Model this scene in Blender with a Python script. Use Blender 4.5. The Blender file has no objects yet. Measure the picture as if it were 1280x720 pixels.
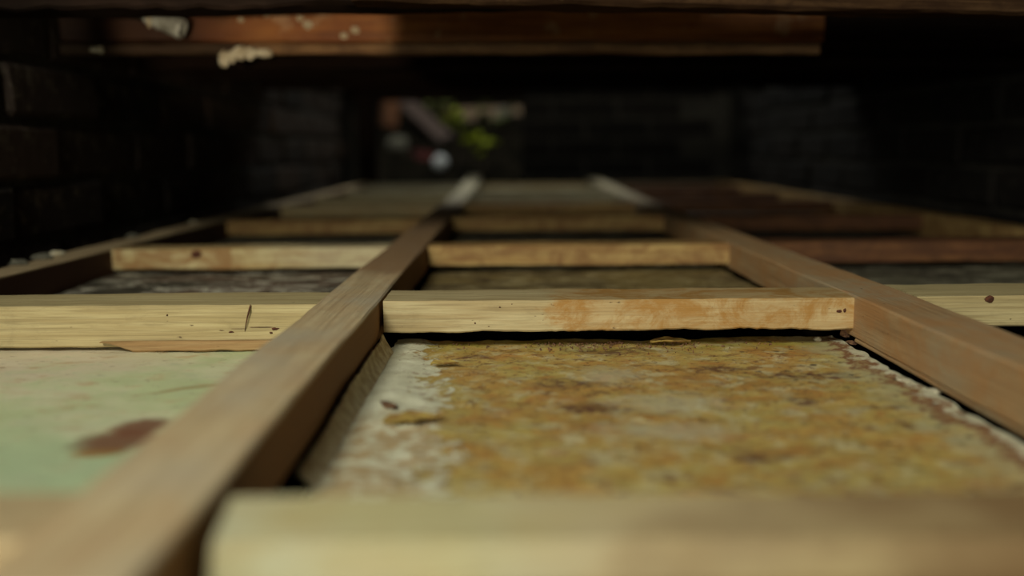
import bpy, bmesh, math, random
from mathutils import Vector, Matrix, Euler, noise

D2R = math.pi / 180
SC = bpy.context.scene
COL = SC.collection
R = random.Random(7)

# ---------------------------------------------------------------- camera
CAM_Z = 0.1125                      # lens height above the top of the batten frame
F = 1150.0                          # focal length in pixels of the 1280 wide frame
cam = bpy.data.cameras.new('camera')
cam.sensor_width = 36
cam.lens = 36 * F / 1280
cam.clip_start = 0.01
cam.dof.use_dof = True
cam.dof.focus_distance = 0.70
cam.dof.aperture_fstop = 2.35
co = bpy.data.objects.new('camera', cam)
COL.objects.link(co)
ROT = Matrix.Rotation(-0.2 * D2R, 3, 'Z') @ Matrix.Rotation((90 - 8.55) * D2R, 3, 'X') @ Matrix.Rotation(-0.42 * D2R, 3, 'Z')
co.location = (0, 0, CAM_Z)
co.rotation_euler = ROT.to_euler()
SC.camera = co


def at(px, py, y):
    """point at depth y in the place that lies behind a pixel of the photograph"""
    d = ROT @ Vector(((px - 640) / F, (360 - py) / F, -1))
    return Vector((0, 0, CAM_Z)) + d * (y / d.y)


def on(px, py, z):
    d = ROT @ Vector(((px - 640) / F, (360 - py) / F, -1))
    return Vector((0, 0, CAM_Z)) + d * ((z - CAM_Z) / d.z)


# ---------------------------------------------------------------- world, lights, exposure
w = bpy.data.worlds.new('world')
SC.world = w
w.use_nodes = True
w.node_tree.nodes['Background'].inputs[0].default_value = (0.72, 0.85, 1.0, 1)
w.node_tree.nodes['Background'].inputs[1].default_value = 0.012


def area(name, loc, target, sx, sy, power, col):
    l = bpy.data.lights.new(name, 'AREA')
    l.shape = 'RECTANGLE'
    l.size = sx
    l.size_y = sy
    l.energy = power
    l.color = col
    o = bpy.data.objects.new(name, l)
    COL.objects.link(o)
    o.location = loc
    o.rotation_euler = (Vector(target) - Vector(loc)).to_track_quat('-Z', 'Y').to_euler()
    return o


# daylight falling in through the hatch above and behind the camera, to the left
area('hatch_daylight', (-0.52, -0.85, 1.05), (-0.10, 0.75, 0.0), 0.5, 0.4, 26.5, (1.0, 0.985, 0.82))
# added unseen fill further back, low enough to reach the far rows
area('far_rows_fill', (-0.45, -1.9, 0.34), (-0.10, 1.8, 0.0), 0.7, 0.42, 18.0, (1.0, 0.98, 0.80))
# dim daylight outside the far opening
area('garden_daylight', (-0.1, 3.75, 2.0), (-0.2, 4.2, 0.1), 1.4, 0.8, 20.0, (0.98, 1.0, 0.92))
# added dim fill above the far end of the frame, lifting its tops
area('far_end_fill', (0.12, 2.62, 0.75), (0.10, 2.55, 0.0), 0.7, 0.6, 1.0, (0.95, 1.0, 0.9))
# added spot lamp that throws the warm patch on the overhead beam
sp = bpy.data.lights.new('beam_patch_spot', 'SPOT')
sp.energy = 26.0
sp.color = (1.0, 0.78, 0.52)
sp.spot_size = 16 * D2R
sp.spot_blend = 0.35
sp.shadow_soft_size = 0.01
so = bpy.data.objects.new('beam_patch_spot', sp)
COL.objects.link(so)
so.location = (-0.16, -0.12, 0.10)
so.rotation_euler = (at(318, 28, 1.14) - so.location).to_track_quat('-Z', 'Y').to_euler()

SC.view_settings.view_transform = 'Standard'
SC.view_settings.look = 'None'
SC.view_settings.gamma = 1
SC.view_settings.exposure = 0.0
SC.view_settings.use_curve_mapping = False


# ---------------------------------------------------------------- material helpers
class NT:
    def __init__(self, name, rough=0.75, spec=0.25):
        self.m = bpy.data.materials.new(name)
        self.m.use_nodes = True
        self.t = self.m.node_tree
        self.b = self.t.nodes['Principled BSDF']
        self.b.inputs['Roughness'].default_value = rough
        self.b.inputs['Specular IOR Level'].default_value = spec
        tc = self.t.nodes.new('ShaderNodeTexCoord')
        self.obj = tc.outputs['Object']
        sep = self.t.nodes.new('ShaderNodeSeparateXYZ')
        self.t.links.new(self.obj, sep.inputs[0])
        self.x, self.y, self.z = sep.outputs

    def link(self, a, b):
        self.t.links.new(a, b)

    def put(self, v, sock):
        if isinstance(v, bpy.types.NodeSocket):
            self.link(v, sock)
        else:
            sock.default_value = v

    def mapped(self, scale, loc=(0, 0, 0)):
        n = self.t.nodes.new('ShaderNodeMapping')
        n.inputs['Scale'].default_value = scale
        n.inputs['Location'].default_value = loc
        self.link(self.obj, n.inputs[0])
        return n.outputs[0]

    def noise(self, scale, stretch=(1, 1, 1), loc=(0, 0, 0), detail=6, rough=0.6, dist=0.0):
        n = self.t.nodes.new('ShaderNodeTexNoise')
        self.link(self.mapped(stretch, loc), n.inputs['Vector'])
        n.inputs['Scale'].default_value = scale
        n.inputs['Detail'].default_value = detail
        n.inputs['Roughness'].default_value = rough
        n.inputs['Distortion'].default_value = dist
        return n.outputs[0]

    def voro(self, scale, stretch=(1, 1, 1)):
        n = self.t.nodes.new('ShaderNodeTexVoronoi')
        self.link(self.mapped(stretch), n.inputs['Vector'])
        n.inputs['Scale'].default_value = scale
        return n.outputs['Distance']

    def ramp(self, v, lo, hi):
        n = self.t.nodes.new('ShaderNodeMapRange')
        n.interpolation_type = 'SMOOTHSTEP'
        self.put(v, n.inputs[0])
        n.inputs[1].default_value = lo
        n.inputs[2].default_value = hi
        return n.outputs[0]

    def math(self, op, a, b=0.0):
        n = self.t.nodes.new('ShaderNodeMath')
        n.operation = op
        self.put(a, n.inputs[0])
        self.put(b, n.inputs[1])
        return n.outputs[0]

    def mix(self, f, a, b, mode='MIX'):
        n = self.t.nodes.new('ShaderNodeMix')
        n.data_type = 'RGBA'
        n.blend_type = mode
        self.put(f, n.inputs[0])
        for v, s in ((a, n.inputs[6]), (b, n.inputs[7])):
            if isinstance(v, tuple):
                s.default_value = (v[0], v[1], v[2], 1)
            else:
                self.link(v, s)
        return n.outputs[2]

    def colour(self, c):
        self.put(c if not isinstance(c, tuple) else (c[0], c[1], c[2], 1), self.b.inputs['Base Color'])

    def bump(self, v, strength, dist=0.001):
        n = self.t.nodes.new('ShaderNodeBump')
        n.inputs['Strength'].default_value = strength
        n.inputs['Distance'].default_value = dist
        self.link(v, n.inputs['Height'])
        self.link(n.outputs[0], self.b.inputs['Normal'])

    def blob(self, cx, cy, rx, ry, edge=0.6, wob=0.25, nscale=40, ang=0.0):
        """soft-edged stain of its own shape, in the object's own coordinates"""
        dx = self.math('SUBTRACT', self.x, cx)
        dy = self.math('SUBTRACT', self.y, cy)
        ca, sa = math.cos(ang), math.sin(ang)
        u = self.math('ADD', self.math('MULTIPLY', dx, ca / rx), self.math('MULTIPLY', dy, sa / rx))
        v = self.math('ADD', self.math('MULTIPLY', dx, -sa / ry), self.math('MULTIPLY', dy, ca / ry))
        r = self.math('SQRT', self.math('ADD', self.math('MULTIPLY', u, u), self.math('MULTIPLY', v, v)))
        n = self.noise(nscale, detail=5)
        r = self.math('ADD', r, self.math('MULTIPLY', self.math('SUBTRACT', n, 0.5), wob * 4))
        return self.ramp(r, 1 + edge / 2, 1 - edge / 2)


def wood(name, pale, dark, stain=None, stain_amt=0.5, seed=0.0, grey=None, flecks=True, stain_from=None, rough=0.7, side=None, far=None, near=None, sscale=28):
    """sawn softwood, grain along the piece's own X"""
    k = NT(name, rough, 0.22)
    L = (seed * 3.1, seed * 1.7, seed)
    g1 = k.noise(620, (0.022, 1, 1), L, 4, 0.6, 0.2)
    g2 = k.noise(150, (0.035, 1, 1), L, 5, 0.6, 1.0)
    big = k.noise(14, (0.6, 1, 1), L, 5, 0.6)
    blot = k.noise(55, (0.6, 1, 1), L, 7, 0.75, 0.4)
    c = k.mix(k.ramp(g2, 0.38, 0.62), pale, dark)
    c = k.mix(k.math('MULTIPLY', k.ramp(g1, 0.45, 0.68), 0.55), c, tuple(v * 0.6 for v in dark))
    c = k.mix(k.math('MULTIPLY', k.ramp(blot, 0.52, 0.70), 0.30), c, tuple(v * 0.55 for v in dark))
    if grey:
        c = k.mix(k.math('MULTIPLY', k.ramp(big, 0.42, 0.66), 0.7), c, grey)
    if stain:
        s = k.ramp(k.noise(sscale, (0.7, 1, 1.0), L, 8, 0.75, 0.6), 0.40, 0.62)
        if stain_from is not None:
            ed = k.math('ADD', k.x, k.math('MULTIPLY', k.math('SUBTRACT', blot, 0.5), 0.08))
            s = k.math('MULTIPLY', s, k.ramp(ed, stain_from - 0.008, stain_from + 0.010))
            c = k.mix(k.math('MULTIPLY', k.ramp(ed, stain_from, stain_from + 0.01), 0.35), c, (0.50, 0.31, 0.13))
        c = k.mix(k.math('MULTIPLY', s, stain_amt), c, stain)
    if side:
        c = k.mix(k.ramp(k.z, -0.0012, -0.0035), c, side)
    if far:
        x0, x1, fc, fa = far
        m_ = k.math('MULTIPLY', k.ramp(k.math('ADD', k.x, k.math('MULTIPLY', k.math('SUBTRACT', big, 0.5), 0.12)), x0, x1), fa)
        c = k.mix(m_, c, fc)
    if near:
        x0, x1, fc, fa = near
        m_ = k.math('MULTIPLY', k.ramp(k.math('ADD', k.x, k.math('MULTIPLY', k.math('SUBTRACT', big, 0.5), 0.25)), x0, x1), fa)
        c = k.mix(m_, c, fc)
    if flecks:
        f = k.ramp(k.noise(230, (0.45, 1, 1), L, 3, 0.6), 0.69, 0.74)
        c = k.mix(k.math('MULTIPLY', f, 0.8), c, (0.07, 0.04, 0.02))
    if rough > 0.85:
        k.b.inputs['Specular IOR Level'].default_value = 0.03
    k.colour(c)
    k.bump(k.math('ADD', g1, k.math('ADD', g2, blot)), 0.55, 0.0007)
    return k.m


M = {}
M['pine'] = wood('pale_pine', (0.64, 0.51, 0.28), (0.53, 0.40, 0.20), (0.50, 0.25, 0.08), 0.35, 1.0)
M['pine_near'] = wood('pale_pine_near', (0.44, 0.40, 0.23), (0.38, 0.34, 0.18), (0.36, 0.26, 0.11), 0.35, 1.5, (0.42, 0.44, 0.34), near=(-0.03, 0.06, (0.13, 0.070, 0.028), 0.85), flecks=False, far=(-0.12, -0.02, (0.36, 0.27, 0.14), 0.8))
M['pine_row'] = wood('tan_pine', (0.50, 0.40, 0.24), (0.42, 0.32, 0.18), (0.4, 0.25, 0.12), 0.3, 2.5)
M['pine_clean'] = wood('clean_pine', (0.50, 0.41, 0.215), (0.40, 0.31, 0.15), None, 0, 2.0)
M['pine_stained'] = wood('water_stained_pine', (0.52, 0.43, 0.24), (0.41, 0.31, 0.155), (0.35, 0.17, 0.035), 0.85, 3.0, stain_from=-0.052, sscale=42)
M['batten'] = wood('tan_batten', (0.60, 0.48, 0.29), (0.50, 0.38, 0.22), (0.44, 0.26, 0.13), 0.35, 4.0, (0.44, 0.38, 0.28), side=(0.26, 0.135, 0.055), far=(-0.86, -0.80, (0.26, 0.14, 0.065), 0.75), near=(0.1, 0.5, (0.60, 0.54, 0.38), 0.9))  # side: redder cut, darkened further to stand in for shade
M['batten_orange'] = wood('orange_tan_batten', (0.46, 0.31, 0.16), (0.38, 0.24, 0.12), (0.42, 0.19, 0.06), 0.5, 5.0, (0.38, 0.31, 0.20), near=(0.1, 0.6, (0.50, 0.44, 0.30), 0.8))
M['rail_brown'] = wood('brown_rail', (0.56, 0.44, 0.26), (0.46, 0.34, 0.20), (0.32, 0.20, 0.11), 0.4, 6.0, side=(0.075, 0.035, 0.022))  # side: shade on the inner face put into the colour
M['old_pine'] = wood('old_yellow_pine', (0.48, 0.33, 0.13), (0.38, 0.23, 0.08), (0.20, 0.09, 0.035), 0.75, 7.0, sscale=36)
M['old_pine_pale'] = wood('old_pale_pine', (0.56, 0.46, 0.24), (0.44, 0.31, 0.13), (0.26, 0.12, 0.04), 0.8, 7.6, sscale=32, near=(-0.02, 0.10, (0.55, 0.52, 0.36), 0.4))
M['red_wood'] = wood('red_brown_wood', (0.16, 0.070, 0.026), (0.10, 0.040, 0.018), (0.05, 0.022, 0.012), 0.6, 8.0)
M['grey_pine'] = wood('greyed_pine', (0.50, 0.46, 0.31), (0.40, 0.35, 0.22), (0.3, 0.2, 0.1), 0.4, 9.0)
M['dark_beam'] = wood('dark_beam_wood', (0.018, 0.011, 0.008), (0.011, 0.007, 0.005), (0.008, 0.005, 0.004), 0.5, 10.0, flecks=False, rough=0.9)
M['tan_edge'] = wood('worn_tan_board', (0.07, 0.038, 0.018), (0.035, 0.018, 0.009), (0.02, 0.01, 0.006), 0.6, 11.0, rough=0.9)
M['ledge'] = wood('ledge_wood', (0.26, 0.15, 0.07), (0.18, 0.10, 0.045), (0.06, 0.03, 0.02), 0.5, 11.5, near=(-0.16, -0.20, (0.03, 0.018, 0.01), 0.9))  # left end darkened in the colour to stand in for shade
M['sliver'] = wood('orange_sliver', (0.42, 0.28, 0.13), (0.32, 0.19, 0.08), None, 0, 12.0)


def orange_beam():
    k = NT('orange_beam_wood', 0.6, 0.3)
    n = k.noise(16, (0.5, 1, 1), detail=6, rough=0.65)
    g = k.noise(140, (0.05, 1, 1), detail=4)
    c = k.mix(k.ramp(n, 0.35, 0.65), (0.40, 0.165, 0.045), (0.24, 0.08, 0.025))
    c = k.mix(k.math('MULTIPLY', k.ramp(g, 0.4, 0.62), 0.6), c, (0.14, 0.05, 0.02))
    s = k.ramp(k.noise(26, (1, 1, 1), (3, 1, 2), 5, 0.55), 0.60, 0.70)
    c = k.mix(k.math('MULTIPLY', s, 0.5), c, (0.50, 0.34, 0.2))
    left_shade = k.ramp(k.math('ADD', k.x, k.math('MULTIPLY', n, 0.12)), -0.08, -0.20)  # shade at the beam's left end, painted into its colour
    c = k.mix(k.math('MULTIPLY', left_shade, 0.9), c, (0.02, 0.009, 0.006))
    k.colour(c)
    k.bump(n, 0.3, 0.001)
    return k.m


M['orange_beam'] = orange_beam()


def plain(name, c, c2=None, rough=0.8, scale=60, metal=0.0, bump=0.3, spec=0.25):
    k = NT(name, rough, spec)
    k.b.inputs['Metallic'].default_value = metal
    n = k.noise(scale, detail=6, rough=0.65)
    k.colour(k.mix(k.ramp(n, 0.35, 0.65), c, c2 or tuple(v * 0.6 for v in c)))
    k.bump(n, bump, 0.001)
    return k.m


M['plaster'] = plain('lime_plaster', (0.62, 0.58, 0.44), (0.42, 0.36, 0.24), scale=90)
M['pipe'] = plain('dull_grey_pipe', (0.46, 0.50, 0.47), (0.22, 0.23, 0.20), 0.42, 55, 0.0, spec=0.5)
M['black_hose'] = plain('black_hose', (0.02, 0.02, 0.018), rough=0.6)
M['soil'] = plain('dark_soil', (0.016, 0.013, 0.009), (0.004, 0.004, 0.003), rough=1.0, scale=14, bump=0.8, spec=0.0)
M['mortar'] = plain('sooty_mortar', (0.05, 0.045, 0.035), (0.02, 0.018, 0.016), scale=60, bump=0.7)
M['rust'] = plain('rusty_iron', (0.12, 0.04, 0.02), (0.05, 0.02, 0.012), scale=300, rough=0.9)
M['paper'] = plain('torn_paper', (0.74, 0.66, 0.43), (0.48, 0.36, 0.20), 0.9, 120)
M['leaf'] = plain('bright_leaf', (0.40, 0.46, 0.03), (0.26, 0.32, 0.02), 0.6, 40)
M['leaf_dull'] = plain('olive_leaf', (0.16, 0.18, 0.05), (0.08, 0.10, 0.03), 0.6, 40)
M['bark'] = plain('weathered_branch', (0.12, 0.085, 0.07), (0.06, 0.042, 0.036), 0.9, 30)
M['brick_orange'] = plain('orange_brick', (0.26, 0.12, 0.06), (0.18, 0.08, 0.04), 0.9, 30)
M['brick_red'] = plain('dark_red_brick', (0.17, 0.045, 0.04), (0.10, 0.03, 0.03), 0.9, 30)
M['white_stone'] = plain('white_stone', (0.72, 0.76, 0.78), (0.6, 0.62, 0.62), 0.8, 20)
M['grey_stone'] = plain('grey_stone', (0.17, 0.16, 0.12), (0.10, 0.095, 0.07), 0.9, 20)
M['tan_stone'] = plain('tan_coping', (0.34, 0.25, 0.16), (0.24, 0.16, 0.10), 0.9, 12)
M['crumb'] = plain('crumbly_debris', (0.24, 0.13, 0.07), (0.10, 0.05, 0.03), 0.9, 200)
M['flake'] = plain('ochre_flake', (0.44, 0.32, 0.08), (0.26, 0.15, 0.05), 0.7, 90)


def brickmat(name, a, b, c3):
    k = NT(name, 0.9, 0.15)
    info = k.t.nodes.new('ShaderNodeObjectInfo')
    n = k.noise(45, (0.7, 1, 1), detail=6, rough=0.7)
    c = k.mix(info.outputs['Random'], a, b)
    c = k.mix(k.ramp(n, 0.5, 0.7), c, c3)
    k.colour(c)
    k.bump(n, 0.9, 0.004)
    return k.m


M['brick_soot'] = brickmat('sooty_brick', (0.055, 0.037, 0.028), (0.018, 0.015, 0.013), (0.12, 0.10, 0.075))
M['brick_dark'] = brickmat('near_black_brick', (0.016, 0.013, 0.011), (0.010, 0.009, 0.008), (0.03, 0.027, 0.022))


def panel_yellow():
    k = NT('mouldy_yellow_board', 0.62, 0.3)
    a = k.noise(18, (0.8, 1, 1), detail=8, rough=0.7)
    b = k.noise(70, (0.8, 0.9, 1), (4, 2, 0), 8, 0.72, 0.4)
    c_ = k.noise(240, (0.8, 0.9, 1), (1, 7, 0), 5, 0.7)
    d = k.noise(95, (0.7, 1, 1), (9, 3, 0), 8, 0.75, 0.7)
    e_ = k.noise(32, (0.8, 1, 1), (5, 9, 0), 8, 0.7, 0.5)
    c = k.mix(k.ramp(a, 0.40, 0.60), (0.52, 0.40, 0.12), (0.52, 0.31, 0.085))
    c = k.mix(k.math('MULTIPLY', k.ramp(b, 0.50, 0.62), 0.75), c, (0.62, 0.56, 0.33))
    c = k.mix(k.math('MULTIPLY', k.ramp(b, 0.47, 0.36), 0.75), c, (0.50, 0.23, 0.06))
    c = k.mix(k.math('MULTIPLY', k.ramp(e_, 0.54, 0.66), 0.6), c, (0.42, 0.19, 0.06))
    c = k.mix(k.math('MULTIPLY', k.ramp(d, 0.54, 0.63), 0.8), c, (0.20, 0.09, 0.04))
    c = k.mix(k.math('MULTIPLY', k.ramp(c_, 0.55, 0.64), 0.7), c, (0.13, 0.06, 0.03))
    for px, py, rx, ry in ((712, 482, .020, .010), (895, 462, .018, .010), (770, 440, .030, .010), (1015, 470, .03, .010), (740, 512, .018, .012), (1000, 505, .007, .008), (945, 574, .012, .006), (1110, 512, .010, .004), (1130, 535, .006, .004), (590, 448, .016, .008)):
        p = on(px, py, -0.04)
        m_ = k.math('MULTIPLY', k.blob(p.x, p.y, rx, ry, 1.2, 0.7, 120), k.ramp(k.noise(170, (0.6, 1, 1), (px * .1, 0, 0), 6, 0.7), 0.36, 0.58))
        c = k.mix(k.math('MULTIPLY', m_, 0.95), c, (0.13, 0.055, 0.035))
    for px, py, rx, ry in ((840, 505, .03, .02), (760, 470, .02, .02), (835, 540, .035, .016)):
        p = on(px, py, -0.04)
        c = k.mix(k.math('MULTIPLY', k.blob(p.x, p.y, rx, ry, 1.2, 0.5, 90), 0.5), c, (0.60, 0.56, 0.40))
    # yellow-green edge near the crossbar
    e = k.math('MULTIPLY', k.ramp(k.y, 0.670, 0.705), k.ramp(k.noise(40, (0.4, 1, 1)), 0.38, 0.6))
    c = k.mix(k.math('MULTIPLY', e, 0.7), c, (0.40, 0.36, 0.05))
    # whitewashed strip along the left side, ragged where it peels
    n = k.noise(42, (1, 1, 1), (2, 5, 1), 8, 0.75, 0.4)
    lim = k.math('ADD', -0.056, k.math('MULTIPLY', k.math('SUBTRACT', 0.70, k.y), 0.09))
    dist = k.math('ADD', k.math('SUBTRACT', lim, k.x), k.math('MULTIPLY', k.math('SUBTRACT', n, 0.5), 0.17))
    wmask = k.ramp(dist, -0.002, 0.004)
    inner = k.math('MULTIPLY', k.ramp(k.noise(150, (1, 1, 1), (6, 1, 0), 6, 0.75), 0.53, 0.59), k.ramp(dist, 0.028, 0.004))
    white = k.mix(k.ramp(k.noise(50, detail=4), 0.3, 0.7), (0.80, 0.79, 0.60), (0.66, 0.64, 0.46))
    white = k.mix(k.math('MULTIPLY', inner, 0.8), white, (0.28, 0.15, 0.08))
    near = k.math('MULTIPLY', k.ramp(k.y, 0.54, 0.48), k.ramp(k.noise(75, (1, 1, 1), (3, 3, 3), 7, 0.72), 0.44, 0.54))
    white = k.mix(k.math('MULTIPLY', near, 0.8), white, (0.46, 0.30, 0.13))
    c = k.mix(wmask, c, white)
    # greyed right side with black mould spots and a broken rust line
    rr = k.math('ADD', k.math('SUBTRACT', k.x, 0.215), k.math('MULTIPLY', k.math('SUBTRACT', k.noise(40, detail=8, rough=0.7, loc=(8, 8, 0)), 0.5), 0.12))
    c = k.mix(k.math('MULTIPLY', k.ramp(rr, 0.0, 0.03), 0.65), c, (0.46, 0.44, 0.25))
    r2 = k.math('ADD', k.math('SUBTRACT', k.x, 0.252), k.math('MULTIPLY', k.math('SUBTRACT', k.noise(60, detail=8, rough=0.75, loc=(1, 8, 0)), 0.5), 0.075))
    line = k.math('MULTIPLY', k.math('MULTIPLY', k.ramp(r2, -0.012, -0.004), k.ramp(r2, 0.006, 0.001)), k.ramp(k.noise(130, detail=7, rough=0.75, loc=(3, 1, 0)), 0.36, 0.50))
    c = k.mix(k.math('MULTIPLY', k.ramp(r2, 0.0, 0.005), 0.85), c, (0.62, 0.60, 0.45))
    c = k.mix(k.math('MULTIPLY', line, 0.85), c, (0.20, 0.065, 0.03))
    sp_ = k.math('MULTIPLY', k.ramp(k.math('ADD', k.voro(75, (1, 1, 1)), k.math('MULTIPLY', c_, 0.2)), 0.32, 0.22), k.math('MULTIPLY', k.ramp(k.x, 0.12, 0.20), k.ramp(k.noise(30, loc=(5, 5, 5)), 0.40, 0.52)))
    c = k.mix(k.math('MULTIPLY', sp_, 0.85), c, (0.06, 0.045, 0.035))
    k.colour(c)
    k.bump(k.math('ADD', b, k.math('ADD', c_, k.math('MULTIPLY', wmask, 0.5))), 0.6, 0.0015)
    return k.m


def panel_green():
    k = NT('mint_painted_board', 0.6, 0.3)
    a = k.noise(14, (0.8, 1, 1), detail=8, rough=0.68)
    b = k.noise(60, (0.6, 1, 1), (4, 2, 0), 8, 0.72)
    c = k.mix(k.ramp(a, 0.42, 0.60), (0.56, 0.62, 0.35), (0.67, 0.66, 0.43))
    pk = k.math('MULTIPLY', k.ramp(k.math('ADD', k.y, k.math('MULTIPLY', a, 0.25)), 0.66, 0.78), k.ramp(k.math('ADD', k.x, k.math('MULTIPLY', b, 0.1)), -0.16, -0.25))
    c = k.mix(k.math('MULTIPLY', pk, 0.8), c, (0.74, 0.62, 0.46))
    c = k.mix(k.math('MULTIPLY', k.ramp(b, 0.52, 0.66), 0.55), c, (0.56, 0.36, 0.18))
    c = k.mix(k.math('MULTIPLY', k.ramp(b, 0.44, 0.34), 0.5), c, (0.50, 0.56, 0.36))
    c = k.mix(k.math('MULTIPLY', k.ramp(k.noise(200, (0.5, 1, 1), detail=5), 0.60, 0.68), 0.45), c, (0.26, 0.17, 0.09))
    gl = k.ramp(k.math('ADD', k.y, k.math('MULTIPLY', a, 0.1)), 0.58, 0.46)
    c = k.mix(k.math('MULTIPLY', gl, 0.55), c, (0.38, 0.52, 0.34))
    for px, py, rx, ry, an in ((124, 568, .012, .008, 0.2), (150, 553, .021, .017, 0.3), (176, 536, .014, .016, -0.4)):
        p = on(px, py, -0.036)
        c = k.mix(k.math('MULTIPLY', k.blob(p.x, p.y, rx, ry, 0.8, 0.18, 110, an), 0.92), c, (0.20, 0.08, 0.045) if py != 568 else (0.34, 0.19, 0.06))
    p = on(232, 488, -0.036)
    c = k.mix(k.math('MULTIPLY', k.blob(p.x, p.y, .022, .004, 0.9, 0.4, 80, 0.5), 0.6), c, (0.34, 0.24, 0.10))
    k.colour(c)
    k.bump(b, 0.4, 0.0015)
    return k.m


def panel_mould(name, a_, b_, c_, d_):
    k = NT(name, 0.7, 0.2)
    a = k.noise(14, (0.6, 1, 1), detail=7, rough=0.65)
    b = k.noise(48, (0.6, 1, 1), (4, 2, 0), 8, 0.78, 0.5)
    c = k.mix(k.ramp(a, 0.4, 0.6), a_, b_)
    c = k.mix(k.ramp(b, 0.51, 0.60), c, c_)
    c = k.mix(k.ramp(b, 0.46, 0.38), c, d_)
    k.colour(c)
    k.bump(b, 0.6, 0.002)
    return k.m


M['panel_yellow'] = panel_yellow()
M['panel_green'] = panel_green()
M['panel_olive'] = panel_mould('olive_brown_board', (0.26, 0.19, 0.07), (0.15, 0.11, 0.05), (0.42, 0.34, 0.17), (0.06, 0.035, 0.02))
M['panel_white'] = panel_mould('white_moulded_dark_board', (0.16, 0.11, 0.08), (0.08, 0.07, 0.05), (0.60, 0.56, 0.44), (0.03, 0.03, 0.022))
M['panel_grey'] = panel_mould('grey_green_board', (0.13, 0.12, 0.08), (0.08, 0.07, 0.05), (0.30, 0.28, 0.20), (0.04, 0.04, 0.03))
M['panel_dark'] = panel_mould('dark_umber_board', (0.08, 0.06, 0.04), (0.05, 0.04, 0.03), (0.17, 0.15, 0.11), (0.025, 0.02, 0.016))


# ---------------------------------------------------------------- object helpers
def link_mesh(name, me, mat, parent=None, loc=None, smooth=True, sharp=35):
    me.name = name
    if smooth and len(me.polygons):
        me.polygons.foreach_set('use_smooth', [True] * len(me.polygons))
        me.set_sharp_from_angle(angle=sharp * D2R)
    if mat and not me.materials:
        me.materials.append(mat)
    o = bpy.data.objects.new(name, me)
    COL.objects.link(o)
    if parent:
        o.parent = parent
        pl = parent.get('_at') or (0, 0, 0)
        o.location = Vector(loc or (0, 0, 0)) - Vector(pl)
    else:
        o.location = loc or (0, 0, 0)
    return o


def thing(name, label, cat, loc=(0, 0, 0), group=None):
    o = bpy.data.objects.new(name, None)
    o.empty_display_size = 0.02
    COL.objects.link(o)
    o.location = loc
    o['_at'] = tuple(loc)
    o['label'] = label
    o['category'] = cat
    if group:
        o['group'] = group
    return o


def tag(o, label, cat, group=None, kind=None):
    o['label'] = label
    o['category'] = cat
    if group:
        o['group'] = group
    if kind:
        o['kind'] = kind
    return o


def timber_mesh(L, W, H, seed=0, bev=0.0012, seg=0.006, rough=0.0004, ragged=0.0, taper=None, bow=0.0):
    """sawn timber along X: top at z=0, bottom at -H, Y is the width; ragged = torn lower front edge"""
    n = max(4, min(110, int(L / seg)))
    hw = W / 2
    prof = [(-hw, -H + bev), (-hw, -H * 0.66), (-hw, -H * 0.33), (-hw, -bev), (-hw + bev, 0), (-hw * 0.3, 0), (hw * 0.3, 0), (hw - bev, 0),
            (hw, -bev), (hw, -H * 0.5), (hw, -H + bev), (hw - bev, -H), (0, -H), (-hw + bev, -H)]
    m = len(prof)
    vs, fs = [], []
    for i in range(n + 1):
        t = i / n
        x = (t - 0.5) * L
        for j, (y, z) in enumerate(prof):
            q = Vector((x * 40 + seed * 13, y * 160, z * 160 + seed * 5))
            d = noise.noise_vector(q) * rough
            dd = noise.noise_vector(q * 0.25) * rough * 2.2
            yy, zz = y + d.y + dd.y, z + d.z + dd.z
            if ragged and j in (0, 13):
                r = noise.noise(Vector((x * 150, seed, 0)))
                r2 = noise.noise(Vector((x * 420, seed, 3)))
                r3 = noise.noise(Vector((x * 35, seed, 9)))
                zz += ragged * (0.5 * r * max(0, r3 + .2) * 2 + 0.35 * r2 * (0.4 + max(0, r3)) + 0.7 * r3)
            if taper:
                yy *= taper(t)
            zz += bow * math.sin(math.pi * t)
            vs.append((x, yy, zz))
    for i in range(n):
        for j in range(m):
            a, b = i * m + j, i * m + (j + 1) % m
            fs.append((a, a + m, b + m, b))
    fs.append(tuple(range(m)))
    fs.append(tuple(n * m + j for j in reversed(range(m))))
    me = bpy.data.meshes.new('timber')
    me.from_pydata(vs, [], fs)
    bm = bmesh.new()
    bm.from_mesh(me)
    bmesh.ops.recalc_face_normals(bm, faces=bm.faces)
    bm.to_mesh(me)
    bm.free()
    return me


def timber(name, a, b, W, H, mat, parent=None, **kw):
    """timber whose top centre line runs from a to b"""
    a, b = Vector(a), Vector(b)
    d = b - a
    o = link_mesh(name, timber_mesh(d.length, W, H, **kw), mat, parent, (a + b) / 2)
    o.rotation_euler = d.to_track_quat('X', 'Z').to_euler()
    return o


def lump_mesh(r, seed=0, sub=3, squash=(1, 1, 1), amp=0.3, freq=1.6):
    bm = bmesh.new()
    bmesh.ops.create_icosphere(bm, subdivisions=sub, radius=1)
    for v in bm.verts:
        n = noise.noise(v.co * freq + Vector((seed * 7.3, seed, 2)))
        n2 = noise.noise(v.co * freq * 3 + Vector((seed, 4, seed)))
        v.co *= (1 + amp * n + amp * 0.4 * n2)
        v.co = Vector((v.co.x * r * squash[0], v.co.y * r * squash[1], v.co.z * r * squash[2]))
    me = bpy.data.meshes.new('lump')
    bm.to_mesh(me)
    bm.free()
    return me


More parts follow.
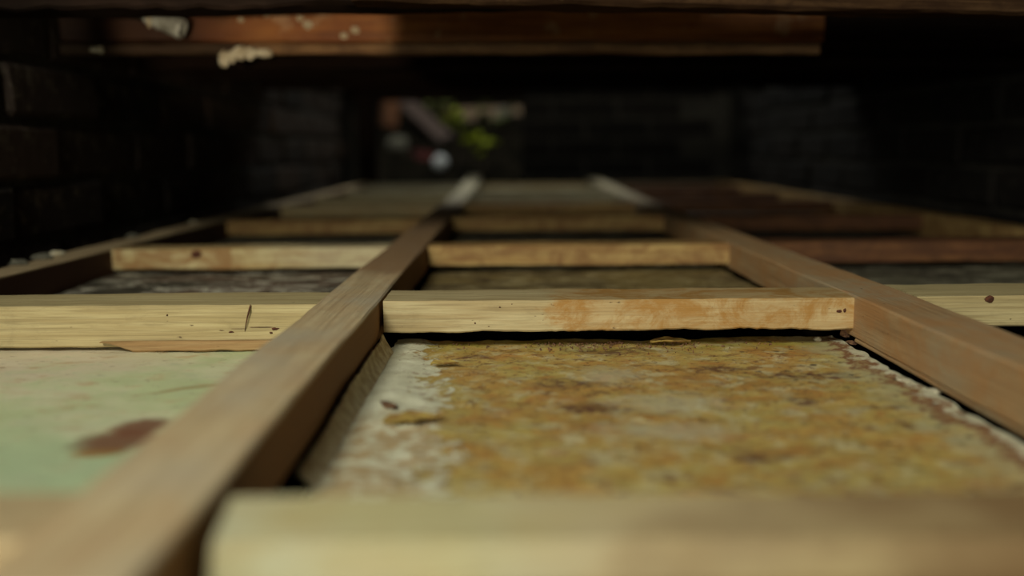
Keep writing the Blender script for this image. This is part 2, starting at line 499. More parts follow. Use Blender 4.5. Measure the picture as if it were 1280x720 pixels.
def tube_mesh(pts, rad, n=20, hollow=0.0):
    bm = bmesh.new()
    rings = []
    pts = [Vector(p) for p in pts]
    for i, p in enumerate(pts):
        d = (pts[min(i + 1, len(pts) - 1)] - pts[max(i - 1, 0)]).normalized()
        q = d.to_track_quat('Z', 'Y')
        r = rad[i] if isinstance(rad, (list, tuple)) else rad
        rings.append([bm.verts.new(p + q @ Vector((math.cos(2 * math.pi * k / n) * r, math.sin(2 * math.pi * k / n) * r, 0))) for k in range(n)])
    if hollow:
        for i in reversed(range(len(pts))):
            d = (pts[min(i + 1, len(pts) - 1)] - pts[max(i - 1, 0)]).normalized()
            q = d.to_track_quat('Z', 'Y')
            r = (rad[i] if isinstance(rad, (list, tuple)) else rad) * hollow
            rings.append([bm.verts.new(pts[i] + q @ Vector((math.cos(2 * math.pi * k / n) * r, math.sin(2 * math.pi * k / n) * r, 0))) for k in range(n)])
    for i in range(len(rings) - 1):
        for k in range(n):
            bm.faces.new((rings[i][k], rings[i][(k + 1) % n], rings[i + 1][(k + 1) % n], rings[i + 1][k]))
    if hollow:
        for k in range(n):
            bm.faces.new((rings[-1][k], rings[-1][(k + 1) % n], rings[0][(k + 1) % n], rings[0][k]))
    else:
        bm.faces.new(rings[0][::-1])
        bm.faces.new(rings[-1])
    bmesh.ops.recalc_face_normals(bm, faces=bm.faces)
    me = bpy.data.meshes.new('tube')
    bm.to_mesh(me)
    bm.free()
    return me


def box_mesh(x0, x1, y0, y1, z0, z1):
    me = bpy.data.meshes.new('box')
    v = [(x, y, z) for x in (x0, x1) for y in (y0, y1) for z in (z0, z1)]
    me.from_pydata(v, [], [(0, 1, 3, 2), (4, 6, 7, 5), (0, 4, 5, 1), (2, 3, 7, 6), (0, 2, 6, 4), (1, 5, 7, 3)])
    return me


def sheet_mesh(x0, x1, y0, y1, z, th, seed, nx, ny, amp=0.001, edge_fn=None, lift_fn=None):
    """board with real thickness, gently warped, its outline ragged by edge_fn"""
    vs, fs = [], []
    for lay in (0, 1):
        for i in range(nx + 1):
            for j in range(ny + 1):
                x = x0 + (x1 - x0) * i / nx
                y = y0 + (y1 - y0) * j / ny
                e = 0
                if i == 0:
                    x += 0.003 * noise.noise(Vector((y * 60, seed, 1)))
                if i == nx:
                    x += 0.003 * noise.noise(Vector((y * 60, seed, 2)))
                if j == ny:
                    y += 0.003 * noise.noise(Vector((x * 50, seed, 3))) + 0.0015 * noise.noise(Vector((x * 220, seed, 5)))
                    if edge_fn:
                        y += edge_fn(x)
                zz = z + amp * noise.noise(Vector((x * 12, y * 12, seed))) + amp * 0.5 * noise.noise(Vector((x * 60, y * 60, seed)))
                if lift_fn:
                    zz += lift_fn(x, y)
                vs.append((x, y, zz - (th if lay else 0)))
    n1 = (nx + 1) * (ny + 1)
    ix = lambda l, i, j: l * n1 + i * (ny + 1) + j
    for i in range(nx):
        for j in range(ny):
            fs.append((ix(0, i, j), ix(0, i + 1, j), ix(0, i + 1, j + 1), ix(0, i, j + 1)))
            fs.append((ix(1, i, j), ix(1, i, j + 1), ix(1, i + 1, j + 1), ix(1, i + 1, j)))
    for i in range(nx):
        fs.append((ix(0, i, 0), ix(1, i, 0), ix(1, i + 1, 0), ix(0, i + 1, 0)))
        fs.append((ix(0, i, ny), ix(0, i + 1, ny), ix(1, i + 1, ny), ix(1, i, ny)))
    for j in range(ny):
        fs.append((ix(0, 0, j), ix(0, 0, j + 1), ix(1, 0, j + 1), ix(1, 0, j)))
        fs.append((ix(0, nx, j), ix(1, nx, j), ix(1, nx, j + 1), ix(0, nx, j + 1)))
    me = bpy.data.meshes.new('sheet')
    me.from_pydata(vs, [], fs)
    return me


# ---------------------------------------------------------------- the setting
FZ = -0.055
YE = 3.25                                       # end wall
floor = link_mesh('floor', sheet_mesh(-1.0, 1.15, -1.2, 3.45, FZ, 0.1, 3, 60, 120, 0.0), M['soil'])
floor['kind'] = 'structure'
for v in floor.data.vertices:
    if v.co.z > FZ - 0.05:
        v.co.z -= 0.004 * abs(noise.noise(v.co * 20))


def brick_mesh(seed, L=0.213, Hh=0.058, T=0.05):
    """one worn brick face-on to +X, its length along Y"""
    bm = bmesh.new()
    bmesh.ops.create_cube(bm, size=1)
    bmesh.ops.scale(bm, vec=(T, L, Hh), verts=bm.verts)
    bmesh.ops.bevel(bm, geom=bm.edges[:], offset=0.005, segments=1, affect='EDGES')
    for v in bm.verts:
        v.co += noise.noise_vector(v.co * 25 + Vector((seed * 9.1, 0, 0))) * 0.004
    me = bpy.data.meshes.new('brick')
    bm.to_mesh(me)
    bm.free()
    me.polygons.foreach_set('use_smooth', [False] * len(me.polygons))
    return me


def brick_wall(name, x, side, mat, y0=-0.9, y1=YE, z0=FZ, courses=7):
    """side = +1: bricks face +X"""
    wobj = link_mesh(name, box_mesh(min(x, x - side * 0.12), max(x, x - side * 0.12), y0, y1, z0 - 0.05, 0.50), M['mortar'], smooth=False)
    wobj['kind'] = 'structure'
    pool = [brick_mesh(s + (20 if side < 0 else 0)) for s in range(6)]
    for me in pool:
        me.materials.append(mat)
    for c in range(courses):
        y = y0 + (0.1125 if c % 2 else 0.0)
        while y + 0.213 < y1:
            o = bpy.data.objects.new('brick', R.choice(pool))
            COL.objects.link(o)
            o.parent = wobj
            o.location = (x - side * 0.018 + side * R.uniform(-0.004, 0.005), y + 0.1065, z0 + 0.033 + c * 0.068)
            o.rotation_euler = (R.uniform(-.012, .012), R.uniform(-.04, .04), R.uniform(-.02, .02))
            y += 0.225
    return wobj


brick_wall('wall_left', -0.545, 1, M['brick_soot'])
brick_wall('wall_right', 0.775, -1, M['brick_dark'])


def end_wall():
    x0, x1 = 0.05, 0.775
    z0, z1 = FZ, 0.50
    wobj = link_mesh('wall_end', box_mesh(x0, x1 + 0.1, YE + 0.012, YE + 0.12, z0 - 0.05, z1), M['mortar'], smooth=False)
    wobj['kind'] = 'structure'
    pool = [brick_mesh(40 + s) for s in range(4)]
    for me in pool:
        me.materials.append(M['brick_dark'])
    for c in range(7):
        x = x0 + 0.002 + (0.0 if c % 2 else 0.1125)
        if c % 2 == 0:
            h = bpy.data.objects.new('brick', pool[0])
            COL.objects.link(h)
            h.parent = wobj
            h.location = (x0 + 0.052, YE + 0.03, z0 + 0.033 + c * 0.068)
            h.rotation_euler = (0, 0, 90 * D2R)
            h.scale = (1, 0.47, 1)
        while x + 0.213 < x1:
            o = bpy.data.objects.new('brick', R.choice(pool))
            COL.objects.link(o)
            o.parent = wobj
            o.location = (x + 0.1065, YE + 0.03 + R.uniform(-.004, .003), z0 + 0.033 + c * 0.068)
            o.rotation_euler = (0, 0, 90 * D2R)
            x += 0.225
    return wobj


end_wall()
jamb = link_mesh('trim_jamb', timber_mesh(0.62, 0.10, 0.055, 79, seg=0.02), M['dark_beam'], loc=(-0.525, YE + 0.06, 0.25))
jamb.rotation_euler = (0, -math.pi / 2, 0)
jamb['kind'] = 'structure'
# lintel over the opening
lz = at(560, 124, YE).z
lint = link_mesh('trim_lintel', timber_mesh(0.65, 0.12, 0.5 - lz, 77, seg=0.02), M['dark_beam'], loc=(-0.26, YE + 0.06, 0.5))
lint['kind'] = 'structure'

# overhead boards
CZ = 0.345
ceil = bpy.data.objects.new('ceiling', box_mesh(-0.66, 0.9, 0.80, 2.20, CZ + 0.02, CZ + 0.05))
COL.objects.link(ceil)
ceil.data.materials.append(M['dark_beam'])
ceil['kind'] = 'structure'
y = 0.80
while y < YE + 0.05:
    bw = 0.14
    if 2.19 < y < 3.02:        # boards left out to let the added fill through
        y += bw
        continue
    o = link_mesh('board', timber_mesh(1.5, bw - 0.006, 0.019, seed=y, seg=0.05), M['dark_beam'], ceil, (0.11, y + bw / 2, CZ + 0.0195))
    y += bw

# ---------------------------------------------------------------- the batten frame
frame = thing('batten_frame', 'large pine batten grid frame with mouldy boards, lying on the floor between the brick walls', 'frame', (0.09, 1.6, FZ))


def top(px, py):
    return on(px, py, 0.0)


def long_piece(name, edge_pts_l, edge_pts_r, H, mat, ymin=None, label=None, **kw):
    pass


XL, XC, XR, XF = -0.484, -0.1185, 0.287, 0.712
WB = 0.045
ENDY = 3.12
lb = timber('batten', (XC - 0.004, 0.10, 0), (XC + 0.004, ENDY + 0.12, 0.004), WB, 0.031, M['batten'], frame, seed=1, seg=0.02, rough=0.0005, bow=0.0)
lb['label'] = 'grey-tan centre batten running away from the camera'
for v in lb.data.vertices:
    if v.co.x > 0.3:
        v.co.z += 0.022 * ((v.co.x - 0.3) / 1.32) ** 1.6
rb = timber('batten', (XR - 0.004, 0.10, 0), (XR + 0.002, ENDY, 0.004), WB, 0.031, M['batten_orange'], frame, seed=2, seg=0.02, rough=0.0005)
rb['label'] = 'orange-tan batten right of centre'
for v in rb.data.vertices:
    if v.co.x > 0.3:
        v.co.z += 0.012 * ((v.co.x - 0.3) / 1.2) ** 1.6
rl = timber('rail', (XL, -0.1, 0), (XL + 0.002, ENDY, 0.004), 0.036, 0.052, M['rail_brown'], frame, seed=3, seg=0.02, rough=0.0006)
rl['label'] = 'dark brown side rail along the left wall'
rf = timber('rail', (XF, -0.1, 0), (XF, ENDY, 0.003), 0.040, 0.052, M['old_pine'], frame, seed=4, seg=0.02, rough=0.0006)
rf['label'] = 'yellow side rail along the right wall'

xl0, xl1 = XL + 0.018, XC - WB / 2
xm0, xm1 = XC + WB / 2, XR - WB / 2
xr0, xr1 = XR + WB / 2, XF - 0.020


def cross(x0, x1, yf, yb, H, mat, seed, z=0.0, label=None, dy=0.0, **kw):
    yc = (yf + yb) / 2
    o = timber('crossbar', (x0 + 0.0008, yc, z), (x1 - 0.0008, yc + dy, z), yb - yf, H, mat, frame, seed=seed, **kw)
    if label:
        o['label'] = label
    return o


# first row: nearest the camera
nearest = cross(xm0 + 0.002, xm1, 0.262, 0.305, 0.024, M['pine_near'], 11, -0.0048, 'pale nearest crossbar in the middle bay', bev=0.010)
nearest.rotation_euler.x += 16 * D2R       # twisted towards the camera
cross(xl0, xl1, 0.258, 0.298, 0.026, M['pine_row'], 12, -0.001)
cross(xr0, xr1, 0.262, 0.302, 0.026, M['batten_orange'], 13, -0.001)
# second row: in focus
cross(xm0, xm1, 0.686, 0.740, 0.0245, M['pine_stained'], 14, 0, 'sharply focused crossbar with orange water stain', ragged=0.0022, seg=0.003, rough=0.0005)
cross(xl0, xl1, 0.673, 0.735, 0.031, M['pine_clean'], 15, 0, 'clean pale left crossbar with a rusty nail', seg=0.004, rough=0.0004)
cross(xr0, xr1, 0.688, 0.752, 0.024, M['pine_clean'], 16, 0)
# third row and further
rows_m = [(1.087, .05, .0245, 'old_pine'), (1.56, .05, .024, 'old_pine'), (1.93, .05, .024, 'old_pine'), (2.28, .05, .024, 'grey_pine'), (2.68, .05, .022, 'grey_pine'), (3.07, .05, .022, 'pine')]
rows_l = [(1.075, .05, .0240, 'old_pine_pale'), (1.52, .05, .024, 'old_pine'), (1.88, .05, .026, 'pine'), (2.22, .05, .024, 'pine_clean'), (2.66, .05, .022, 'grey_pine'), (3.06, .05, .022, 'grey_pine')]
rows_r = [(1.100, .05, .025, 'red_wood'), (1.53, .05, .024, 'red_wood'), (1.96, .05, .024, 'red_wood'), (2.35, .05, .024, 'red_wood'), (2.75, .05, .022, 'red_wood'), (3.06, .05, .022, 'rail_brown')]
s = 30
for x0, x1, rows in ((xm0, xm1, rows_m), (xl0, xl1, rows_l), (xr0, xr1, rows_r)):
    for yf, dpt, H, mn in rows:
        s += 1
        cross(x0, x1, yf, yf + dpt, H, M[mn], s, 0, seg=0.015, rough=0.0007)


def board(x0, x1, y0, y1, z, mat, seed, label=None, nx=40, ny=30, amp=0.0012, **kw):
    o = link_mesh('board', sheet_mesh(x0, x1, y0, y1, z, 0.003, seed, nx, ny, amp, **kw), mat, frame, None, sharp=50)
    o.location = -Vector(frame['_at'])
    if label:
        o['label'] = label
    return o


# near middle board: right and left sides curl up, back edge stops short of the crossbar
board(xm0 + 0.006, xm1 - 0.004, 0.18, 0.728, -0.0395, M['panel_yellow'], 51, 'ochre board with whitewashed left edge, rust blotches and black mould', 120, 150, 0.0016,
      edge_fn=lambda x: -0.012 * math.exp(-((x + 0.02) / 0.05) ** 2) + 0.004 * math.sin(x * 40),
      lift_fn=lambda x, y: 0.0025 * math.exp(-((x - xm1) / 0.02) ** 2) + 0.002 * math.exp(-((x + 0.075) / 0.012) ** 2) + 0.0012 * max(0, noise.noise(Vector((x * 90, y * 90, 4)))))
board(xl0 + 0.004, xl1 - 0.004, 0.18, 0.700, -0.0345, M['panel_green'], 52, 'mint green board with a dark brown stain', 80, 90, 0.0014)
board(xr0 + 0.004, xr1 - 0.004, 0.18, 0.690, -0.0395, M['panel_dark'], 53)
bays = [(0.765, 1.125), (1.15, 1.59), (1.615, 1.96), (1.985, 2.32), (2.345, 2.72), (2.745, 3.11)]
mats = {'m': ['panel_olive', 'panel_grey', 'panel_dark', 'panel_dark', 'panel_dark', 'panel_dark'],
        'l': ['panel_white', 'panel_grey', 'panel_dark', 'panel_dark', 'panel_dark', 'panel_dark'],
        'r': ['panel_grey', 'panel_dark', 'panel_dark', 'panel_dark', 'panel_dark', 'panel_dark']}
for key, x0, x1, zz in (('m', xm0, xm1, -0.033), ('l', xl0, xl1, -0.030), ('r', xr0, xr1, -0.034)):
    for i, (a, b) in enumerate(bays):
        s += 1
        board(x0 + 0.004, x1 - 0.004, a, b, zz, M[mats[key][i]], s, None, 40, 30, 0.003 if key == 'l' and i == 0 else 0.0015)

# ragged strip of lining under the centre batten
def ragged_strip(x, y0, y1, zt, zb, seed, n=90):
    vs, fs = [], []
    for i in range(n + 1):
        t = i / n
        y = y0 + (y1 - y0) * t
        gap = 0.006 * max(0, 1 - t * 2.0)
        r = 0.0028 * noise.noise(Vector((y * 55, seed, 0))) + 0.0008 * noise.noise(Vector((y * 260, seed, 0)))
        top_ = zt - gap + r
        for k in range(4):
            f = k / 3
            z = zb + (top_ - zb) * f
            xx = x + 0.007 * (1 - f) ** 1.3 + 0.0010 * noise.noise(Vector((y * 24, z * 80, seed)))
            vs.append((xx, y, z))
        for k in range(4):
            f = k / 3
            z = zb + (top_ - zb) * f
            xx = x + 0.007 * (1 - f) ** 1.3 + 0.0010 * noise.noise(Vector((y * 24, z * 80, seed)))
            vs.append((xx - 0.0012, y, z))
    for i in range(n):
        a, b = i * 8, (i + 1) * 8
        for k in range(3):
            fs.append((a + k, b + k, b + k + 1, a + k + 1))
            fs.append((a + 4 + k, a + 5 + k, b + 5 + k, b + 4 + k))
        fs.append((a + 3, b + 3, b + 7, a + 7))
    me = bpy.data.meshes.new('strip')
    me.from_pydata(vs, [], fs)
    return me


o = link_mesh('torn_strip', ragged_strip(xm0 + 0.001, 0.40, 0.682, -0.0265, -0.0385, 3), M['paper'], frame)
o.location = -Vector(frame['_at'])
o['label'] = 'ragged pale strip of torn lining'
# slip of wood under the right batten, a darker second step
timber('slip', (xm1 + 0.003, 0.40, -0.0308), (xm1 + 0.003, 0.684, -0.0308), 0.010, 0.004, M['batten_orange'], frame, seed=61)
# orange sliver below the left crossbar
a, b = at(128, 434, 0.672), at(330, 431, 0.672)
sl = timber('sliver', (a.x, 0.6705, -0.0262), (b.x + 0.01, 0.6705, -0.0258), 0.006, 0.0075, M['sliver'], frame, seed=62, seg=0.003, ragged=0.0016)
for v in sl.data.vertices:
    e_ = min(1, 0.12 + (v.co.x + 0.0595) / 0.022)
    v.co.z *= max(0.1, e_) * (1 + 0.18 * noise.noise(v.co * 60))
sl['label'] = 'orange split sliver of wood'


# rusty nail bent over the left crossbar, and the split it made
def world_part(name, me, mat, label=None, parent=None):
    o = link_mesh(name, me, mat, parent or frame)
    o.location = -Vector((parent or frame)['_at'])
    if label:
        o['label'] = label
    return o


yN = 0.671
world_part('nail', tube_mesh([at(313, 381, yN + .001), at(311.5, 388, yN - .0005), at(309, 397, yN - .0008), at(307.5, 405, yN - .0004), at(306, 414, yN + .0012)], [.0004, .0007, .0005, .0004, .0002], 8), M['rust'], 'rusty bent nail')
for (px, py, rx, rz) in ((289, 415, .0024, .0009), (344, 411, .0028, .0011), (277, 413, .0020, .0003), (339, 416, .0014, .0008), (325, 409, .0090, .00025), (298, 411, .0060, .0002), (209, 394, .0006, .0008)):
    o = world_part('bark_scar', lump_mesh(1, px, 2, (rx, 0.0007, rz), 0.4), M['rust'])
    p = at(px, py, yN + 0.0018)
    o.location = p - Vector(frame['_at'])
for (px, py, rx, rz) in ((679, 400, .0010, .0004), (669, 395, .0014, .0003), (657, 409, .0003, .0022), (660, 407, .00035, .0026), (625, 384, .0010, .0007), (594, 404, .0008, .0008), (611, 408, .0012, .0005), (1049, 389, .0022, .0012), (1056, 388, .0012, .0016), (640, 380, .0008, .0005)):
    o = world_part('scar', lump_mesh(1, px, 2, (rx, 0.0005, rz), 0.3), M['rust'])
    p = at(px, py, 0.6862)
    o.location = p - Vector(frame['_at'])
# knots and nail heads on the third row
for px, py, y, r in ((245, 318, 1.0742, .006), (952, 315, 1.086, .004), (1237, 374, .6878, .0035)):
    o = world_part('knot', lump_mesh(1, px, 2, (r, 0.0012, r * .8), 0.25), M['rust'])
    o.location = at(px, py, y) - Vector(frame['_at'])

# ---------------------------------------------------------------- loose bits lying on the boards (each its own thing)
def bit(name, px, py, z, size, mat, label, cat, seed, group=None):
    me = lump_mesh(1, seed, 3, size, 0.35)
    p = on(px, py, z)
    o = link_mesh(name, me, mat, None, p)
    o.rotation_euler = (R.uniform(-.1, .1), R.uniform(-.1, .1), R.uniform(0, 3))
    tag(o, label, cat, group)
    return o


def flake(name, px, py, z, L, W, mat, label, seed, ang=0.2, curl=0.002):
    """curled paint flake, an irregular leaf-shaped sheet"""
    n, m = 18, 8
    vs, fs = [], []
    for lay in (0, 1):
        for i in range(n + 1):
            t = i / n
            w_ = math.sin(math.pi * min(1, max(0, t)) ** 0.8) ** 0.8 * (1 + 0.35 * noise.noise(Vector((t * 5, seed, 0))))
            for j in range(m + 1):
                u = j / m - 0.5
                y_ = u * W * max(w_, 0.02) + 0.12 * W * noise.noise(Vector((t * 7, u * 2, seed)))
                vs.append(((t - 0.5) * L, y_, curl * (4 * u * u * w_) + curl * 0.6 * noise.noise(Vector((t * 4, u * 4, seed))) - lay * 0.0006 + 0.0012))
    n1 = (n + 1) * (m + 1)
    ix = lambda l, i, j: l * n1 + i * (m + 1) + j
    for i in range(n):
        for j in range(m):
            fs.append((ix(0, i, j), ix(0, i + 1, j), ix(0, i + 1, j + 1), ix(0, i, j + 1)))
            fs.append((ix(1, i, j), ix(1, i, j + 1), ix(1, i + 1, j + 1), ix(1, i + 1, j)))
        fs.append((ix(0, i, 0), ix(1, i, 0), ix(1, i + 1, 0), ix(0, i + 1, 0)))
        fs.append((ix(0, i, m), ix(0, i + 1, m), ix(1, i + 1, m), ix(1, i, m)))
    me = bpy.data.meshes.new('flake')
    me.from_pydata(vs, [], fs)
    p = on(px, py, z)
    o = link_mesh(name, me, mat, None, p, sharp=60)
    o.rotation_euler = (0, 0, ang)
    tag(o, label, 'flake')
    return o


PZ = -0.0375
flake('paint_flake', 516, 526, PZ, 0.034, 0.018, M['flake'], 'large ochre leaf-shaped flake on the whitewashed edge of the yellow board', 1, 0.25)
flake('paint_flake', 487, 509, PZ, 0.008, 0.016, M['crumb'], 'small reddish-brown flake left of the ochre flake on the white edge', 2, 0.6, 0.001)
flake('paint_flake', 556, 456, PZ, 0.020, 0.010, M['flake'], 'ochre flake near the crossbar beside the white edge', 3, 0.1)
flake('paint_flake', 838, 428, PZ, 0.032, 0.014, M['flake'], 'yellow flake just below the middle of the stained crossbar', 4, 0.0)
bit('crumb', 1057, 417, -0.031, (.0038, .0035, .0032), M['crumb'], 'reddish crumb wedged at the corner of stained crossbar and right batten', 'crumb', 5)
bit('crumb', 1065, 428, PZ, (.0052, .003, .0015), M['crumb'], 'flat brown crumb on the board just below the corner crumb', 'crumb', 6)
bit('crumb', 1022, 424, PZ, (.003, .003, .0018), M['plaster'], 'pale crumb left of the corner crumb under the crossbar', 'crumb', 7)
bit('plaster_chip', 1165, 489, PZ, (.006, .004, .0015), M['plaster'], 'white plaster chip on the rust line beside the right batten', 'chip', 8)
bit('plaster_chip', 1132, 476, PZ, (.005, .004, .0012), M['plaster'], 'smaller white plaster chip further up the rust line', 'chip', 9)

# scattered grit along the back edge of the yellow board: nobody could count it
bm = bmesh.new()
for i in range(240):
    px = R.gauss(765, 60) if i % 3 else R.uniform(500, 1050)
    y = 0.712 - abs(R.gauss(0, 0.018))
    x = at(px, 430, y).x
    if not (xm0 + .01 < x < xm1 - .01):
        continue
    r = R.uniform(.0003, .0009)
    mtx = Matrix.Translation((x, y, PZ - 0.0012 + r * .4)) @ Euler((R.random() * 3, R.random() * 3, R.random() * 3)).to_matrix().to_4x4() @ Matrix.Diagonal((r * R.uniform(1, 2.4), r, r * .6, 1))
    bmesh.ops.create_icosphere(bm, subdivisions=1, radius=1, matrix=mtx)
me = bpy.data.meshes.new('grit')
bm.to_mesh(me)
bm.free()
g = link_mesh('grit', me, M['crumb'], smooth=False)
tag(g, 'brown grit and fibres along the back edge of the yellow board', 'grit', kind='stuff')

# mortar crumbs fallen along the left rail
for i, (px, py, r) in enumerate(((8, 325, .007), (33, 318, .008), (47, 314, .006), (118, 293, .007), (181, 276, .005))):
    p = on(px, py, 0.006)
    o = link_mesh('mortar_crumb', lump_mesh(r, i + 3, 2, (1.3, 1, .6), 0.5), M['plaster'] if i in (2, 4) else M['grey_stone'], None, (XL - 0.012, p.y, 0.0025))
    tag(o, ['grey mortar crumb on the left rail at the picture edge', 'grey mortar crumb second along the left rail', 'pale mortar crumb on the left rail against the brick wall',
            'grey mortar crumb halfway along the left rail', 'smallest pale mortar crumb, farthest along the left rail'][i], 'crumb')

# ---------------------------------------------------------------- overhead timbers
def beam(name, pa, pb, ydepth, W, H, mat, label, seed, ragged=0.0, ya=None, yb=None, rough=0.0012):
    """pa, pb: pixels of the lower front edge; H upwards"""
    a, b = at(pa[0], pa[1], ya or ydepth), at(pb[0], pb[1], yb or ydepth)
    th = thing(name, label, 'beam', (a + b) / 2)
    d = b - a
    off = Vector((0, W / 2, H))
    o = link_mesh('timber', timber_mesh(d.length, W, H, seed=seed, seg=0.01, rough=rough, ragged=ragged, bev=0.003), mat, th, None)
    o.location = off
    o.rotation_euler = d.to_track_quat('X', 'Z').to_euler()
    return th


def solo_beam(name, pa, pb, ydepth, W, H, mat, label, seed, ragged=0.0, ya=None, yb=None, rough=0.0012, cat='beam'):
    a, b = at(pa[0], pa[1], ya or ydepth), at(pb[0], pb[1], yb or ydepth)
    d = b - a
    o = link_mesh(name, timber_mesh(d.length, W, H, seed=seed, seg=0.01, rough=rough, ragged=ragged, bev=0.003), mat, None, (a + b) / 2 + Vector((0, W / 2, H)))
    o.rotation_euler = d.to_track_quat('X', 'Z').to_euler()
    tag(o, label, cat)
    return o


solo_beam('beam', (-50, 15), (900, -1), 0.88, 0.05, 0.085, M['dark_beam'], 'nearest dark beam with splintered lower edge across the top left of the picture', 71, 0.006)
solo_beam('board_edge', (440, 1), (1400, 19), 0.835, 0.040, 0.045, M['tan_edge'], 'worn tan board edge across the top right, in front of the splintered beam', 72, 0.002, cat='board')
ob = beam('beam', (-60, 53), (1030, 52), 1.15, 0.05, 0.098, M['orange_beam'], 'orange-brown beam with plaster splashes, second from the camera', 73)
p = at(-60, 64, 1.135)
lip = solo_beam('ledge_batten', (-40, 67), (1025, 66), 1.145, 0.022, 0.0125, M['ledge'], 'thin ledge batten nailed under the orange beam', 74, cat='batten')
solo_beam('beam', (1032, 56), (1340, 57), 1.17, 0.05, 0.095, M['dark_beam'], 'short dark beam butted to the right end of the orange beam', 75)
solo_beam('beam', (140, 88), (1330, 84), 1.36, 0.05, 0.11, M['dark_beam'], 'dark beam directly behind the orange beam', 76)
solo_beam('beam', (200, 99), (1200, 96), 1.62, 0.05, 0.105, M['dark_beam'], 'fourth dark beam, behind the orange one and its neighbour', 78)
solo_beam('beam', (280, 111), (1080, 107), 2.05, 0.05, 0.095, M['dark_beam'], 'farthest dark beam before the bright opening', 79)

# plaster dabs on the orange beam face: parts of it
for i, (px, py, r) in enumerate(((366, 11, .0058), (334, 18, .0042), (385, 31, .0055), (301, 25, .0032), (430, 45, .0045), (444, 38, .005), (375, 23, .004))):
    o = link_mesh('plaster_dab', lump_mesh(1, i * 3.7, 3, (r, 0.0016, r * .8), 0.7, 2.2), M['plaster'], ob)
    o.location = at(px, py, 1.1497) - Vector(ob['_at'])

# plaster squeezed over the ledge: one hard lump of several bulges
def lumps(name, spec, mat, label, cat):
    bm = bmesh.new()
    for k, (p, r, sq) in enumerate(spec):
        me = lump_mesh(r, k * 2.3 + len(spec), 3, sq, 0.35, 1.8)
        tmp = bmesh.new()
        tmp.from_mesh(me)
        bmesh.ops.translate(tmp, vec=p, verts=tmp.verts)
        m2 = bpy.data.meshes.new('t')
        tmp.to_mesh(m2)
        bm.from_mesh(m2)
        tmp.free()
    me = bpy.data.meshes.new(name)
    bm.to_mesh(me)
    bm.free()
    o = link_mesh(name, me, mat)
    return tag(o, label, cat)


YL = 1.138
lumps('plaster_lump', [(at(280, 73, YL), .008, (.8, .7, 1.2)), (at(290, 70, YL), .008, (1, .8, .9)), (at(300, 66, YL), .009, (1, .8, .9)), (at(314, 66, YL), .008, (1.1, .8, .9)), (at(328, 66, YL), .006, (1.3, .8, .9)), (at(336, 67, YL), .004, (1.2, 1, 1))],
      M['plaster'], 'lumpy whitish plaster clinging to the ledge under the orange beam', 'plaster')
lumps('plaster_lump', [(at(117, 62, YL), .004, (1.2, .8, .8)), (at(125, 62, YL), .0042, (1, .8, 1))], M['plaster'], 'small whitish plaster lump at the dark left end of the ledge', 'plaster')

# pipe stub
pp = thing('pipe_stub', 'short dull grey pipe poking out in front of the orange beam at top left', 'pipe', at(205, 25, 1.09))


def pipe_part(name, me, mat, label=None):
    o = link_mesh(name, me, mat, pp)
    o.location = -Vector(pp['_at'])
    if label:
        o['label'] = label


a, b = at(183, 19, 1.10), at(229, 37, 1.098)
pipe_part('barrel', tube_mesh([a.lerp(b, t) for t in (0, .1, .3, .6, .9, .97, 1)], [.0085, .0098, .0098, .0110, .0118, .0118, .0110], 28, 0.78), M['pipe'])
pipe_part('collar', tube_mesh([a.lerp(b, t) for t in (.34, .36, .40, .42)], [.0098, .0112, .0112, .0098], 28), M['pipe'])
h = at(143, 16, 1.125)
pipe_part('hose', tube_mesh([at(110, 8, 1.15), h, h.lerp(a, .5) + Vector((0, 0, .001)), a.lerp(b, .06)], [.006, .0055, .0065, .0070], 18), M['black_hose'], 'black hose end')
drip = [at(186, 22, 1.09), at(186, 29, 1.088), at(186.5, 35, 1.088)]
pipe_part('drip', tube_mesh(drip, [.0032, .0022, .0014], 10), M['plaster'], 'whitish hardened drip')
pipe_part('crust', lump_mesh(.009, 4, 3, (1, .8, .7), .5), M['plaster'], 'whitish crust')
[c for c in pp.children if c.name.startswith('crust')][0].location = at(181, 17, 1.10) - Vector(pp['_at'])

# ---------------------------------------------------------------- outside the far opening
gm = sheet_mesh(-1.6, 1.2, 3.42, 5.6, -0.06, 0.05, 9, 60, 50, 0.0)
for v in gm.vertices:
    t = (v.co.y - 3.42) / 2.2
    v.co.z += 0.55 * t ** 1.2 + 0.05 * noise.noise(v.co * 4) * min(1, t * 4) - 0.006
bank = link_mesh('ground_bank', gm, M['soil'])
bank['kind'] = 'structure'


def bank_z(x, y):
    t = (y - 3.42) / 2.2
    return -0.066 + 0.55 * t ** 1.2 + 0.05 * noise.noise(Vector((x, y, -0.06)) * 4) * min(1, t * 4)


cop = link_mesh('wall_outside', box_mesh(-1.6, 1.2, 5.55, 5.75, 0.0, 1.4), M['tan_stone'], smooth=False)
cop['kind'] = 'structure'
# beam-like coping stone seen through the opening's top
def rock(name, px, py, y, size, mat, label, cat, seed, rot=0.0):
    p = at(px, py, y)
    o = link_mesh(name, lump_mesh(1, seed, 3, size, 0.25, 1.3), mat, None, p)
    o.rotation_euler = (0, 0, rot)
    return tag(o, label, cat)


def brickthing(px, py, y, size, mat, label, rot):
    bm = bmesh.new()
    bmesh.ops.create_cube(bm, size=1)
    bmesh.ops.scale(bm, vec=size, verts=bm.verts)
    bmesh.ops.bevel(bm, geom=bm.edges[:], offset=0.008, segments=2, affect='EDGES')
    for v in bm.verts:
        v.co += noise.noise_vector(v.co * 15) * 0.006
    me = bpy.data.meshes.new('brick')
    bm.to_mesh(me)
    bm.free()
    o = link_mesh('loose_brick', me, mat, None, at(px, py, y))
    o.rotation_euler = rot
    return tag(o, label, 'brick')


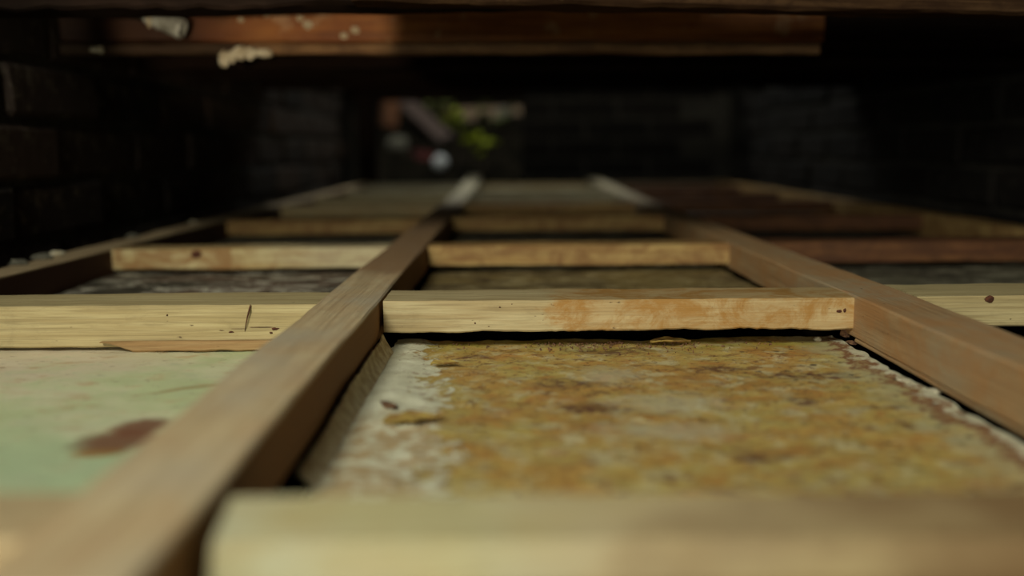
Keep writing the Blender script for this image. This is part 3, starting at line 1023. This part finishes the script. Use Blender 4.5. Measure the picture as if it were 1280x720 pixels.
brickthing(487, 138, 4.6, (0.075, 0.12, 0.16), M['brick_orange'], 'orange brick standing at the upper left of the far opening', (0.1, 0.1, 0.3))
brickthing(528, 197, 4.2, (0.09, 0.1, 0.06), M['brick_red'], 'dull red brick left of the white stone outside the opening', (0.0, 0.2, 0.5))
rock('stone', 550, 203, 3.95, (.030, .028, .034), M['white_stone'], 'white stone on the ground outside the far opening', 'stone', 1)
rock('stone', 497, 182, 4.3, (.05, .04, .045), M['grey_stone'], 'grey stone at the left of the far opening, below the orange brick', 'stone', 2)
rock('stone', 630, 146, 4.9, (.05, .05, .05), M['grey_stone'], 'pale grey stone at the upper right of the far opening', 'stone', 3)
a, b = at(556, 136, 5.0), at(655, 134, 5.0)
cpg = timber('coping_slab', a, b, 0.2, 0.07, M['tan_stone'], None, seed=81, seg=0.03)
tag(cpg, 'tan slab across the top right of the far opening', 'slab')
pa, pb = at(508, 126, 4.75), at(604, 214, 4.15)
pl = timber('plank', pa, pb, 0.11, 0.02, M['bark'], None, seed=82, seg=0.03)
tag(pl, 'weathered plank leaning diagonally across the far opening', 'plank')


def plant(name, px, py, y, n, spread, size, mat, label, seed):
    rr = random.Random(seed)
    c = at(px, py, y)
    base = Vector((c.x, c.y + 0.01, bank_z(c.x, c.y + 0.01)))
    t = thing(name, label, 'plant', base)
    stem = link_mesh('stem', tube_mesh([base - Vector((0, 0, .02)), base.lerp(c, .5) + Vector((.01, 0, 0)), c + Vector((0, 0, spread * .5))], [.005, .004, .002], 8), M['bark'], t)
    stem.location = -base
    me = bpy.data.meshes.new('leaf')
    vs, fs = [], []
    for lay in (0, 1):
        for i in range(6):
            u = i / 5
            wv = math.sin(math.pi * u) * 0.32 + 0.02
            for k in (-1, 0, 1):
                vs.append((u, k * wv, -0.18 * u * u + abs(k) * 0.06 - lay * 0.02))
    for i in range(5):
        for k in range(2):
            a_ = i * 3 + k
            fs.append((a_, a_ + 3, a_ + 4, a_ + 1))
            a_ += 18
            fs.append((a_, a_ + 1, a_ + 4, a_ + 3))
    me.from_pydata(vs, [], fs)
    me.materials.append(mat)
    for i in range(n):
        o = bpy.data.objects.new('leaf', me)
        COL.objects.link(o)
        o.parent = t
        o.location = c - base + Vector((rr.gauss(0, spread * .45), rr.gauss(0, spread * .4), rr.gauss(0, spread * .55)))
        o.rotation_euler = (rr.uniform(-1, 1), rr.uniform(-1.2, .4), rr.uniform(0, 6.28))
        sc = size * rr.uniform(.7, 1.2)
        o.scale = (sc, sc, sc)
    return t


plant('leafy_plant', 600, 180, 3.8, 16, 0.035, 0.055, M['leaf'], 'bright yellow-green leafy sprig at the centre right of the far opening', 1)
plant('leafy_plant', 570, 150, 4.05, 14, 0.035, 0.055, M['leaf'], 'small yellow-green sprig above the diagonal plank', 2)
plant('leafy_plant', 612, 163, 4.7, 34, 0.13, 0.07, M['leaf_dull'], 'dull olive shrub at the upper right of the far opening', 3)
plant('leafy_plant', 545, 142, 4.9, 26, 0.12, 0.07, M['leaf_dull'], 'dull olive shrub behind the upper end of the diagonal plank', 4)

for o in list(bpy.data.objects):
    if '_at' in o:
        del o['_at']
